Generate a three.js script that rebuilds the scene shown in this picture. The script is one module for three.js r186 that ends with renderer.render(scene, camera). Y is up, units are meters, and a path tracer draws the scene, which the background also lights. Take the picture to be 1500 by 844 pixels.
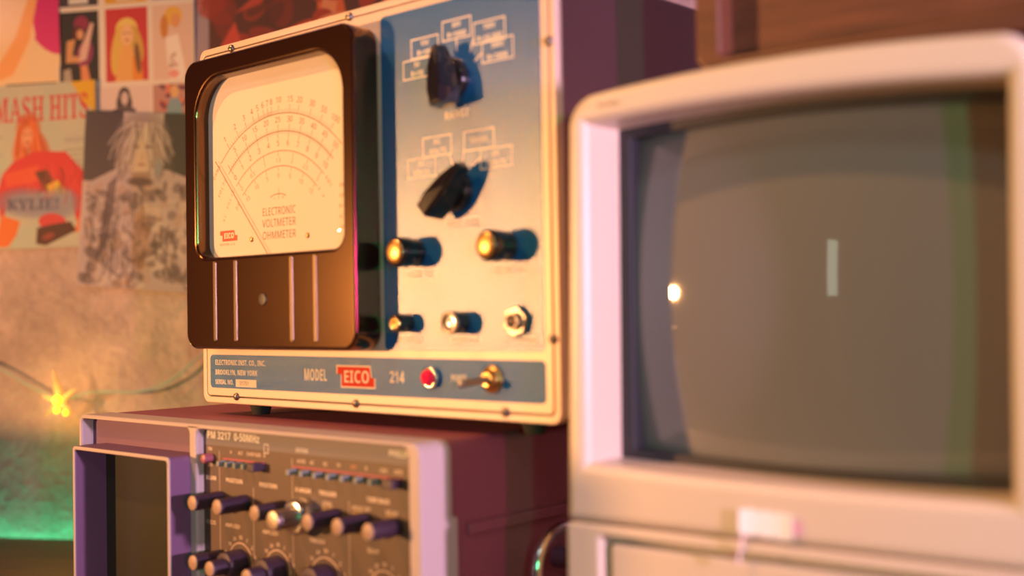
import * as THREE from 'three';
import { RoundedBoxGeometry } from 'three/addons/geometries/RoundedBoxGeometry.js';
import { RectAreaLightUniformsLib } from 'three/addons/lights/RectAreaLightUniformsLib.js';
import { mergeGeometries } from 'three/addons/utils/BufferGeometryUtils.js';

// ---------------------------------------------------------------- camera, light, exposure
const scene = new THREE.Scene();
scene.background = new THREE.Color(0x000000);
const camera = new THREE.PerspectiveCamera(2 * Math.atan(422 / 1750) * 180 / Math.PI, 1500 / 844, 0.02, 20);
camera.rotation.order = 'YXZ';
camera.position.set(0.70364, 0.05794, 0.47087);
camera.rotation.set(0.02027, 0.72733, -0.01676);
camera.focus = 0.84;
camera.userData.fStop = 3.6;
scene.add(camera);
RectAreaLightUniformsLib.init();
const renderer = new THREE.WebGLRenderer({ antialias: true });
renderer.toneMapping = THREE.LinearToneMapping;
renderer.toneMappingExposure = 0.9;
renderer.shadowMap.enabled = true;

// lamps out of view: [position, colour, candela, bulb radius]
const WARM = new THREE.Color().setRGB(1, 0.45, 0.155);
const PINK = new THREE.Color().setRGB(1, 0.6, 0.97);
const MAGENTA = new THREE.Color().setRGB(1, 0.05, 0.68);
const GREEN = new THREE.Color().setRGB(0.1, 1, 0.42);
const PALE = new THREE.Color().setRGB(0.78, 1, 0.92);
const SPOTS = [                                                 // the two heads of the unseen floor lamp: [mouth, aim, candela, half angle in degrees, softness]
  { at: [-0.57, 0.085, 1.0], aim: [0.16, 0.06, 0], cd: 7.8, angle: 18.5, soft: 1 },
  { at: [-0.62, 0.10, 1.0], aim: [-0.43, 0.12, -0.2], cd: 5.4, angle: 22, soft: 0.7 },
];
const PENDANT = { at: [-0.5, 1.25, 0.9], aim: [0.24, 0.02, 0], cd: 8, angle: 24, soft: 0.8 };
const LAMPS = {
  pink: { at: [1.3, 0.1, 0.138], color: PINK, cd: 5.2, r: 0.02 },
  magenta: { at: [1.5, 0.13, 0.77], color: MAGENTA, cd: 1.6, r: 0.02 },
  green: { at: [1.25, 0.13, 0.83], color: GREEN, cd: 1.4, r: 0.02 },
  fillLamp: { at: [0.9, 1.2, 1.35], color: PALE, cd: 1.2, r: 0.1 },
};

// ---------------------------------------------------------------- helpers
let seed = 7;
const rnd = () => { seed = (seed * 1664525 + 1013904223) >>> 0; return seed / 4294967296; };
const taken = {};
function numbered(n) { const k = taken[n] = (taken[n] ?? -1) + 1; return k ? n + '_' + String(k).padStart(3, '0') : n; }
function mesh(name, geo, mat, parent) {
  const m = new THREE.Mesh(geo, mat); m.name = name; m.castShadow = m.receiveShadow = true;
  parent.add(m); return m;
}
function thing(name, label, category, pos = [0, 0, 0], turn = 0, group) {
  const g = new THREE.Group(); g.name = numbered(name); g.position.set(...pos); g.rotation.y = turn;
  g.userData = { label, category }; if (group) g.userData.group = group;
  scene.add(g); return g;
}
function structure(name, geo, mat, parent = scene) {
  const m = mesh(name, geo, mat, parent); if (parent === scene) m.userData.kind = 'structure'; return m;
}
const lin = (r, g, b) => new THREE.Color().setRGB(r, g, b);
function std(color, roughness = 0.6, metalness = 0, extra = {}) {
  return new THREE.MeshPhysicalMaterial({ color, roughness, metalness, ...extra });
}
function rrect(x0, y0, x1, y1, r, cls = THREE.Shape) {
  const [a, b, c, d] = Array.isArray(r) ? r : [r, r, r, r];   // bottom-left, bottom-right, top-right, top-left
  const s = new cls();
  s.moveTo(x0 + a, y0); s.lineTo(x1 - b, y0); s.absarc(x1 - b, y0 + b, b, -Math.PI / 2, 0, false);
  s.lineTo(x1, y1 - c); s.absarc(x1 - c, y1 - c, c, 0, Math.PI / 2, false);
  s.lineTo(x0 + d, y1); s.absarc(x0 + d, y1 - d, d, Math.PI / 2, Math.PI, false);
  s.lineTo(x0, y0 + a); s.absarc(x0 + a, y0 + a, a, Math.PI, Math.PI * 1.5, false);
  return s;
}
// a slab of a shape between z0 and z1 with its outline kept and its edges bevelled
function slab(shape, z0, z1, bevel = 0, seg = 3, curve = 10) {
  const g = new THREE.ExtrudeGeometry(shape, {
    depth: z1 - z0 - 2 * bevel, bevelEnabled: bevel > 0, bevelThickness: bevel, bevelSize: bevel, bevelOffset: -bevel,
    bevelSegments: seg, curveSegments: curve });
  g.translate(0, 0, z0 + bevel); return g;
}
function uvRect(g, x0, y0, x1, y1) {
  const p = g.attributes.position, u = g.attributes.uv;
  for (let i = 0; i < p.count; i++) u.setXY(i, (p.getX(i) - x0) / (x1 - x0), (p.getY(i) - y0) / (y1 - y0));
  return g;
}
function box(x0, y0, z0, x1, y1, z1, r = 0) {
  const g = r ? new RoundedBoxGeometry(x1 - x0, y1 - y0, z1 - z0, 3, r) : new THREE.BoxGeometry(x1 - x0, y1 - y0, z1 - z0);
  g.translate((x0 + x1) / 2, (y0 + y1) / 2, (z0 + z1) / 2); return g;
}
// a lathe about the z axis at (x, y): profile of [radius, z]
function turned(x, y, prof, seg = 28) {
  const g = new THREE.LatheGeometry(prof.map(([r, z]) => new THREE.Vector2(r, z)), seg);
  g.rotateX(Math.PI / 2); g.translate(x, y, 0); return g;
}
function lathe(prof, seg = 28) { return new THREE.LatheGeometry(prof.map(([r, y]) => new THREE.Vector2(r, y)), seg); }
function tube(pts, r, n = 40, rs = 8, closed = false) {
  return new THREE.TubeGeometry(new THREE.CatmullRomCurve3(pts.map(p => new THREE.Vector3(...p)), closed), n, r, rs, closed);
}
function canvas(w, h, draw, srgb = true) {
  const c = document.createElement('canvas'); c.width = w; c.height = h;
  const g = c.getContext('2d'); draw(g, w, h);
  const t = new THREE.CanvasTexture(c); if (srgb) t.colorSpace = THREE.SRGBColorSpace;
  t.magFilter = THREE.LinearFilter; t.anisotropy = 8; return t;
}
// tileable value noise
function noiseTex(n, octaves, map, srgb, rep = 1) {
  const data = new Uint8Array(n * n * 4), lat = [];
  for (const [f] of octaves) { const a = new Float32Array(f * f); for (let i = 0; i < a.length; i++) a[i] = rnd(); lat.push(a); }
  for (let y = 0; y < n; y++) for (let x = 0; x < n; x++) {
    let v = 0, w = 0;
    octaves.forEach(([f, amp], k) => {
      const fx = x / n * f, fy = y / n * f, x0 = Math.floor(fx), y0 = Math.floor(fy);
      let tx = fx - x0, ty = fy - y0; tx = tx * tx * (3 - 2 * tx); ty = ty * ty * (3 - 2 * ty);
      const g = (i, j) => lat[k][((j % f) + f) % f * f + ((i % f) + f) % f];
      v += amp * ((g(x0, y0) * (1 - tx) + g(x0 + 1, y0) * tx) * (1 - ty) + (g(x0, y0 + 1) * (1 - tx) + g(x0 + 1, y0 + 1) * tx) * ty); w += amp;
    });
    const c = map(v / w), o = (y * n + x) * 4;
    data[o] = c[0]; data[o + 1] = c[1]; data[o + 2] = c[2]; data[o + 3] = 255;
  }
  const t = new THREE.DataTexture(data, n, n); t.wrapS = t.wrapT = THREE.RepeatWrapping; t.repeat.set(rep, rep);
  t.magFilter = THREE.LinearFilter; t.minFilter = THREE.LinearFilter; if (srgb) t.colorSpace = THREE.SRGBColorSpace; t.needsUpdate = true; return t;
}
const grey = v => { const c = Math.max(0, Math.min(255, v * 255)); return [c, c, c]; };
const grainBump = noiseTex(256, [[64, 1], [128, 1]], v => grey(v), false, 40);

const M = {
  cream: std(lin(0.64, 0.48, 0.38), 0.42, 0.1, { bumpMap: grainBump, bumpScale: 0.00003 }),
  screw: std(lin(0.26, 0.22, 0.21), 0.35, 1),
  black: std(lin(0.012, 0.01, 0.011), 0.5),
  bakelite: std(lin(0.012, 0.002, 0.001), 0.175, 0, { ior: 2.2, specularColor: lin(1, 0.58, 0.28) }),
  knobBlack: std(lin(0.012, 0.009, 0.01), 0.16, 0, { clearcoat: 0.8, clearcoatRoughness: 0.06 }),
  brass: std(lin(0.6, 0.36, 0.13), 0.34, 1),
  chrome: std(lin(0.8, 0.79, 0.78), 0.16, 1),
  nickel: std(lin(0.42, 0.36, 0.31), 0.4, 1),
  rubber: std(lin(0.02, 0.02, 0.02), 0.85),
  casePlum: std(lin(0.24, 0.1, 0.15), 0.55),  // plum base colour carries part of the magenta light on the case
  groove: std(lin(0.05, 0.045, 0.04), 0.7),
  redJewel: std(lin(0.75, 0.01, 0.05), 0.1, 0, { clearcoat: 1, emissive: lin(0.7, 0.0, 0.05), emissiveIntensity: 0.25 }),
  glass: std(lin(1, 1, 1), 0.02, 0, { transmission: 1, thickness: 0, ior: 1.5 }),
  scopeFrame: std(lin(0.42, 0.34, 0.31), 0.5, 0, { bumpMap: grainBump, bumpScale: 0.00002 }),
  scopeBody: std(lin(0.25, 0.06, 0.09), 0.55, 0, { bumpMap: grainBump, bumpScale: 0.00005 }),  // plum cover colour takes over some of the magenta light
  scopeDark: std(lin(0.15, 0.07, 0.14), 0.55),
  scopeKnob: std(lin(0.035, 0.018, 0.032), 0.45),
  scopeKnobCap: std(lin(0.34, 0.22, 0.15), 0.5),
  pushGrey: std(lin(0.2, 0.22, 0.2), 0.5),
  plastic: std(lin(0.62, 0.51, 0.37), 0.36, 0, { ior: 1.6, bumpMap: grainBump, bumpScale: 0.00003 }),
  mask: std(lin(0.02, 0.02, 0.022), 0.5),
  tape: std(lin(0.85, 0.82, 0.8), 0.75),
  brown: std(lin(0.17, 0.065, 0.026), 0.5),
  brownEdge: std(lin(0.3, 0.13, 0.05), 0.45),
};

// ---------------------------------------------------------------- the room
const TH = 29.7 * Math.PI / 180, SN = Math.sin(TH), CS = Math.cos(TH);
const O = [-0.4973, -0.1448];                                   // foot of the poster wall, x and z
const wp = (a, y, b) => [O[0] + a * CS + b * SN, y, O[1] - a * SN + b * CS];   // along the wall, up, off the wall
function placed(g) { g.rotateY(TH); g.translate(O[0], 0, O[1]); return g; }   // a geometry given in wall coordinates
const FLOOR = -0.885, CEIL = 1.6, A0 = -1.6, A1 = 2.4, B1 = 3.4, BENCH = -0.165;

const wallMap = noiseTex(512, [[4, 1.2], [9, 1], [24, 0.8], [70, 0.5], [200, 0.5]], v => {
  const k = 0.86 + 0.26 * (v - 0.5) * 2; return [Math.min(255, 220 * k), Math.min(255, 190 * k), Math.min(255, 180 * k)];
}, true);
const wallBump = noiseTex(512, [[12, 1], [40, 0.8], [130, 0.6]], v => grey(v), false);
function metreUV(g, s) { const p = g.attributes.position, n = g.attributes.normal, u = g.attributes.uv;
  for (let i = 0; i < p.count; i++) {
    const ax = Math.abs(n.getX(i)), ay = Math.abs(n.getY(i)), az = Math.abs(n.getZ(i));
    if (ay > ax && ay > az) u.setXY(i, p.getX(i) / s, p.getZ(i) / s);
    else if (ax > az) u.setXY(i, p.getZ(i) / s, p.getY(i) / s); else u.setXY(i, p.getX(i) / s, p.getY(i) / s);
  } return g; }
const wallMat = std(0xffffff, 0.85, 0, { map: wallMap, bumpMap: wallBump, bumpScale: 0.004 });
const dimWall = std(lin(0.06, 0.05, 0.05), 0.9);
structure('wall_back', placed(metreUV(box(A0, FLOOR, -0.1, A1, CEIL, 0), 0.6)), wallMat);
structure('wall_left', placed(mergeGeometries([box(A0 - 0.1, FLOOR, -0.1, A0, CEIL, 2.9), box(A0 - 0.1, FLOOR, 3.11, A0, CEIL, B1), box(A0 - 0.1, 0.61, 2.9, A0, CEIL, 3.11)])), dimWall);
structure('wall_right', placed(box(A1, FLOOR, -0.1, A1 + 0.1, CEIL, B1)), dimWall);
structure('wall_front', placed(box(A0 - 0.1, FLOOR, B1, A1 + 0.1, CEIL, B1 + 0.1)), dimWall);
structure('floor', placed(box(A0 - 0.1, FLOOR - 0.1, -0.1, A1 + 0.1, FLOOR, B1 + 0.1)), std(lin(0.1, 0.07, 0.05), 0.7));
structure('ceiling', placed(box(A0 - 0.1, CEIL, -0.1, A1 + 0.1, CEIL + 0.1, B1 + 0.1)), dimWall);
{ // narrow lit doorway, out of view, placed where the tube screen mirrors it
  const frame = structure('door_1', placed(box(A0 - 0.062, FLOOR, 2.9, A0 - 0.052, 0.61, 3.11)), std(lin(0.5, 0.46, 0.4), 0.6));
  mesh('door_glass', placed(box(A0 - 0.051, 0.05, 2.93, A0 - 0.048, 0.58, 3.09)), std(lin(0.6, 0.65, 0.55), 0.6, 0, { emissive: lin(0.85, 1, 0.75), emissiveIntensity: 2.2 }), frame);
  const l = new THREE.RectAreaLight(lin(0.85, 1, 0.75), 2.2, 0.16, 0.53); l.position.set(...wp(A0 - 0.045, 0.315, 3.01)); l.lookAt(...wp(A0 + 1, 0.315, 3.01)); scene.add(l);
}

// ---------------------------------------------------------------- workbench and an unseen green strip behind it, placed to light the low wall
{
  const b = thing('workbench', 'brown wooden workbench that the instruments and screen stand on', 'bench', wp(0.5, FLOOR, 0.43), TH);
  const grain = noiseTex(256, [[4, 1], [16, 1], [64, 0.8]], v => { const k = 0.75 + 0.5 * v; return [104 * k, 74 * k, 46 * k]; }, true);
  grain.repeat.set(1, 5);
  const wood = std(0xffffff, 0.5, 0, { map: grain });
  mesh('bench_top', metreUV(box(-1.6, BENCH - FLOOR - 0.03, -0.4, 1.5, BENCH - FLOOR, 0.38, 0.004), 1), wood, b);
  for (const x of [-1.5, 1.4]) for (const z of [-0.33, 0.31]) mesh('leg', box(x - 0.03, 0, z - 0.03, x + 0.03, BENCH - FLOOR - 0.03, z + 0.03, 0.003), wood, b);
  const s = thing('unseen_light_strip', 'unseen green light strip in the gap behind the workbench, lighting the low wall', 'light strip', wp(-0.1, BENCH - 0.03, 0.014), TH);
  mesh('strip_body', box(-0.5, -0.004, -0.006, 0.5, 0, 0.006), M.black, s);
  mesh('diffuser', box(-0.5, 0, -0.005, 0.5, 0.003, 0.005), std(lin(0.3, 0.6, 0.4), 0.5, 0, { emissive: lin(0.05, 1, 0.35), emissiveIntensity: 1.5 }), s);
  mesh('bracket', box(-0.01, -0.012, -0.006, 0.01, -0.003, 0.016), M.black, s);
  const l = new THREE.RectAreaLight(lin(0.05, 1, 0.42), 15, 1.0, 0.01); l.position.set(...wp(-0.1, BENCH - 0.025, 0.014)); l.rotation.set(Math.PI / 2, TH, 0, 'YXZ'); scene.add(l);
}

// ---------------------------------------------------------------- paper on the wall (prints are flat)
function paper(name, label, a0, y0, a1, y1, off, tex, tilt = 0, category = 'poster') {
  const w = a1 - a0, h = y1 - y0, seg = 10;
  const g = new THREE.BoxGeometry(w, h, 0.0008, seg, seg, 1);
  const p = g.attributes.position;                               // paper that does not lie quite flat
  for (let i = 0; i < p.count; i++) { const x = p.getX(i) / w, y = p.getY(i) / h; p.setZ(i, p.getZ(i) + 0.0012 * (1 - Math.cos(x * 5)) * (0.6 + y) + 0.0008 * Math.sin(y * 7 + x * 3) + 0.0008); }
  g.computeVertexNormals(); g.rotateZ(tilt);
  const m = mesh(numbered(name), g, std(0xffffff, 0.62, 0, { map: tex }), scene);
  m.rotation.y = TH; m.position.set(...wp((a0 + a1) / 2, (y0 + y1) / 2, off));
  m.userData = { label, category }; return m;
}
const ell = (g, x, y, rx, ry, rot, c) => { g.fillStyle = c; g.beginPath(); g.ellipse(x, y, rx, ry, rot, 0, 7); g.fill(); };
const soft = (g, x, y, rx, ry, rot, c) => {                      // an ellipse with a blurred rim, as in a coarse print
  for (let i = 0; i < 7; i++) { const k = 1.3 - i * 0.1; g.globalAlpha = 0.24; ell(g, x, y, rx * k, ry * k, rot, c); } g.globalAlpha = 1; };
const poly = (g, pts, c) => { g.fillStyle = c; g.beginPath(); pts.forEach(([x, y], i) => i ? g.lineTo(x, y) : g.moveTo(x, y)); g.closePath(); g.fill(); };
function blobs(g, n, x0, y0, x1, y1, r0, r1, cols, stretch = 1.6) {
  for (let i = 0; i < n; i++) ell(g, x0 + rnd() * (x1 - x0), y0 + rnd() * (y1 - y0), r0 + rnd() * (r1 - r0), (r0 + rnd() * (r1 - r0)) * stretch, rnd() * 3, cols[Math.floor(rnd() * cols.length)]);
}
{ // pale poster with a pink disc
  const t = canvas(512, 400, (g, w, h) => {
    g.fillStyle = '#e8c8a0'; g.fillRect(0, 0, w, h);
    ell(g, 505, 160, 92, 150, -0.12, '#cf2a78');
    poly(g, [[260, 0], [452, 0], [430, 150], [446, 250], [400, 380], [150, 400], [260, 180]], '#ecc79c');
    poly(g, [[330, 0], [420, 0], [400, 70], [330, 130], [310, 60]], '#e2825c');
    poly(g, [[345, 10], [395, 0], [378, 60], [330, 110]], '#d9584a');
    poly(g, [[455, 60], [470, 60], [430, 260], [380, 360], [300, 392], [390, 250]], '#eea568');
    blobs(g, 30, 0, 180, 300, 390, 10, 40, ['rgba(238,170,110,.25)', 'rgba(220,190,150,.25)']);
    g.fillStyle = '#3c3a52'; g.fillRect(360, 388, 152, 12);
  });
  paper('pink_disc_poster', 'pale orange poster with a large magenta disc above the magazine cover', -0.2, 0.304, 0.0182, 0.45, 0.003, t);
}
function figure(g, x, y, s, hair, skin, dress) {                 // a small generic half figure
  ell(g, x, y, s * 0.62, s * 0.8, 0, hair); ell(g, x - s * 0.35, y + s * 0.8, s * 0.4, s * 1.1, 0.2, hair); ell(g, x + s * 0.4, y + s * 0.8, s * 0.4, s * 1.1, -0.2, hair);
  poly(g, [[x - s * 0.9, y + s * 3.4], [x - s * 0.7, y + s * 1.3], [x, y + s * 1.0], [x + s * 0.7, y + s * 1.3], [x + s * 0.9, y + s * 3.4]], dress);
  ell(g, x, y + s * 0.15, s * 0.36, s * 0.5, 0, skin); poly(g, [[x - s * 0.16, y + s * 0.5], [x + s * 0.16, y + s * 0.5], [x + s * 0.2, y + s * 1.2], [x - s * 0.2, y + s * 1.2]], skin);
  ell(g, x - s * 0.14, y + s * 0.1, s * 0.07, s * 0.04, 0, '#5a3a2c'); ell(g, x + s * 0.14, y + s * 0.1, s * 0.07, s * 0.04, 0, '#5a3a2c'); ell(g, x, y + s * 0.4, s * 0.1, s * 0.045, 0, '#b4483e');
}
{ // sheet of small pictures: 0.0165..0.175 by 0.235..0.47
  const a0 = 0.0150, a1 = 0.1715, y0 = 0.235, y1 = 0.47, W = 768, H = Math.round(768 * (y1 - y0) / (a1 - a0));
  const X = a => (a - a0) / (a1 - a0) * W, Y = y => (y1 - y) / (y1 - y0) * H;
  const t = canvas(W, H, g => {
    g.fillStyle = '#e2d2c4'; g.fillRect(0, 0, W, H);
    const cell = (c0, c1, r0, r1, bg, f) => { g.save(); g.beginPath(); g.rect(X(c0), Y(r1), X(c1) - X(c0), Y(r0) - Y(r1)); g.clip(); g.fillStyle = bg; g.fillRect(0, 0, W, H); f(X((c0 + c1) / 2), Y(r1), X(c1) - X(c0), Y(r0) - Y(r1)); g.restore(); };
    cell(0.0175, 0.0627, 0.3076, 0.3805, '#262531', (x, y, w, h) => {
      ell(g, x + 14, y + 62, 42, 40, 0, '#8c2a52'); ell(g, x + 30, y + 220, 46, 70, 0.3, '#8a3660');
      ell(g, x - 4, y + 110, 30, 36, 0, '#5a2430'); ell(g, x + 6, y + 118, 20, 26, 0, '#d69a76');
      poly(g, [[x - 70, y + 150], [x - 20, y + 140], [x - 40, y + 225], [x + 10, y + 235], [x, y + 262], [x - 76, y + 262]], '#cf9468');
      poly(g, [[x + 4, y + 200], [x + 66, y + 60], [x + 84, y + 66], [x + 40, y + 250], [x, y + 262]], '#d8b0a4');
      poly(g, [[x + 6, y + 280], [x + 44, y + 276], [x + 62, y + h], [x + 10, y + h]], '#d98a62');
      poly(g, [[x - 90, y + 300], [x - 50, y + 290], [x - 40, y + h], [x - 90, y + h]], '#a89a8e');
    });
    cell(0.0706, 0.1189, 0.3045, 0.3808, '#c4343e', (x, y, w, h) => {
      ell(g, x, y + 110, 62, 60, 0, '#e6c46c'); ell(g, x - 48, y + 215, 40, 130, 0.15, '#dcb45a'); ell(g, x + 52, y + 190, 38, 100, -0.2, '#c9a04e');
      ell(g, x + 2, y + 140, 36, 54, 0, '#e8b688'); poly(g, [[x - 26, y + 190], [x + 26, y + 190], [x + 70, y + h], [x - 70, y + h]], '#e3a862');
      poly(g, [[x + 30, y + 250], [x + 76, y + 240], [x + 90, y + h], [x + 30, y + h]], '#e08a34'); ell(g, x - 12, y + 128, 7, 4, 0, '#5c3a2a'); ell(g, x + 16, y + 128, 7, 4, 0, '#5c3a2a'); ell(g, x + 2, y + 164, 10, 5, 0, '#b3423e');
      ell(g, x + 60, y + 260, 16, 80, -0.1, '#76503a');
    });
    cell(0.1244, 0.1702, 0.3035, 0.3806, '#dcbaa8', (x, y, w, h) => {
      ell(g, x + 4, y + 58, 50, 48, 0, '#e2ad4e'); ell(g, x - 46, y + 110, 22, 60, 0, '#c8803c'); ell(g, x + 18, y + 84, 26, 36, 0, '#dc9868');
      poly(g, [[x - 40, y + 165], [x + 30, y + 150], [x + 70, y + 340], [x + 60, y + h], [x - 20, y + h], [x - 34, y + 260]], '#ecdcd0');
      blobs(g, 16, x - 20, y + 250, x + 20, y + 330, 3, 8, ['#b08078', '#8a6460', '#d8a8a0']); ell(g, x + 2, y + 350, 30, 22, 0, '#e49a92');
    });
    for (const [c0, c1, bg, hair] of [[0.0175, 0.0627, '#3a3444', '#d8d0d0'], [0.0706, 0.1189, '#d9a032', '#7a4a3a'], [0.1244, 0.1702, '#b7b0bc', '#2c2630']])
      cell(c0, c1, 0.386, 0.462, bg, (x, y, w, h) => figure(g, x, y + 150, 62, hair, '#dcae8c', '#d9d2cc'));
    cell(0.058, 0.1215, 0.24, 0.2995, '#dbc2bc', (x, y, w, h) => {
      ell(g, x + 6, y + 52, 34, 48, 0, '#423744'); ell(g, x - 20, y + 90, 18, 44, 0, '#4a3f4b'); ell(g, x + 34, y + 90, 16, 40, 0, '#4a3f4b'); ell(g, x + 8, y + 62, 20, 34, 0, '#cdb4b0');
      poly(g, [[x - 100, y + h], [x - 60, y + 120], [x + 4, y + 100], [x + 66, y + 116], [x + 110, y + h]], '#5c4f58');
    });
    cell(0.1235, 0.172, 0.238, 0.299, '#b8857c', (x, y, w, h) => {
      blobs(g, 14, x - 90, y, x + 60, y + 110, 8, 22, ['#c4564c', '#6b3a54', '#d3765a']); ell(g, x + 2, y + 40, 24, 34, 0, '#d9a878'); ell(g, x, y + 130, 42, 60, 0, '#7e9aa6'); ell(g, x - 20, y + 260, 90, 80, 0, '#4c5150'); ell(g, x - 100, y + 260, 30, 60, 0, '#d7a860');
    });
  });
  paper('photo_sheet', 'pale sheet printed with a grid of small portrait pictures', a0, y0, a1, y1, 0.0025, t);
}
{ // magazine cover
  const t = canvas(600, 710, (g, w, h) => {
    g.fillStyle = '#b9b9a8'; g.fillRect(0, 0, w, h);
    blobs(g, 40, 0, 0, w, h, 20, 70, ['rgba(176,190,176,.25)', 'rgba(200,190,170,.25)']);
    poly(g, [[w - 122, 0], [w, 0], [w, 140], [w - 60, 90]], '#d8a72c');
    g.fillStyle = '#c93a40'; g.font = 'bold 150px serif'; g.save(); g.translate(39, 160); g.scale(528 / g.measureText('SMASH HITS').width, 1); g.fillText('SMASH HITS', 0, 0); g.restore();
    g.fillStyle = '#8f8594'; g.font = '30px sans-serif'; g.fillText('SINGERS', 440, 262); g.fillStyle = '#a09a94'; for (let i = 0; i < 4; i++) g.fillRect(440, 290 + i * 22, 120 - i * 14, 8);
    g.fillStyle = '#9a9c94'; for (let i = 0; i < 14; i++) g.fillRect(20, 220 + i * 26, 110 - (i * 37 % 50), 7);
    g.fillStyle = '#7a8a98'; g.font = 'bold 64px sans-serif'; g.fillText('32', 16, 640);
    // crouching figure in a red coat
    g.save(); g.transform(1.41, 0, 0, 1, -257, 0);
    soft(g, 366, 190, 36, 56, 0.1, '#c8502c'); soft(g, 338, 262, 22, 70, 0.2, '#d25e30'); soft(g, 404, 262, 26, 66, -0.35, '#c64c2a');
    for (let i = 0; i < 46; i++) { g.strokeStyle = ['#e07a40', '#a83c22', '#d8602f'][i % 3]; g.lineWidth = 4; g.beginPath(); const q = rnd() * 2 - 1; g.moveTo(368 + q * 14, 150 + Math.abs(q) * 12); g.bezierCurveTo(368 + q * 50, 180, 362 + q * 40, 230, 366 + q * 58, 290 + rnd() * 40); g.stroke(); }
    poly(g, [[310, 330], [390, 290], [500, 300], [570, 400], [572, 560], [530, 600], [510, 470], [420, 470], [300, 480], [262, 590], [245, 470], [270, 380]], '#cf2f38');
    poly(g, [[275, 380], [400, 350], [400, 420], [280, 440]], '#dc5038');
    soft(g, 362, 226, 18, 40, 0.1, '#e0a482'); ell(g, 354, 216, 4, 4, 0, '#8a4a3a'); ell(g, 372, 215, 4, 4, 0, '#8a4a3a'); ell(g, 363, 250, 7, 5, 0, '#b8403c');
    poly(g, [[386, 380], [430, 372], [462, 430], [420, 470]], '#5b2f2a'); poly(g, [[424, 440], [466, 420], [500, 474], [440, 500]], '#d9b53a');
    soft(g, 362, 512, 100, 54, 0.15, '#86839a'); soft(g, 476, 520, 56, 58, 0, '#8c8799');
    for (let i = 0; i < 26; i++) { g.strokeStyle = i % 2 ? 'rgba(120,20,30,.35)' : 'rgba(235,110,80,.35)'; g.lineWidth = 5; g.beginPath(); const x = 280 + rnd() * 270, y = 330 + rnd() * 120; g.moveTo(x, y); g.quadraticCurveTo(x + 20, y + 40, x + rnd() * 30 - 15, y + 90); g.stroke(); }
    g.save(); g.translate(282, 540); g.rotate(0.02); g.fillStyle = '#474a66'; g.font = 'bold 66px serif'; g.fillText('KYLIE!', 0, 0, 190); g.restore();
    poly(g, [[262, 560], [330, 590], [316, 650], [286, 700], [230, 700], [250, 640]], '#e0702e'); poly(g, [[540, 580], [562, 560], [552, 640], [520, 650]], '#e07a40');
    ell(g, 444, 598, 50, 36, 0.2, '#cc3d44'); poly(g, [[390, 622], [440, 610], [510, 600], [530, 640], [420, 700], [386, 690]], '#4b2424'); ell(g, 430, 660, 24, 14, -0.4, '#8a3a32'); g.restore();
  });
  paper('magazine_cover', 'magazine cover with red title and a crouching figure in red', -0.078, 0.1335, 0.061, 0.3065, 0.005, t, 0.01, 'magazine');
}
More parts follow.
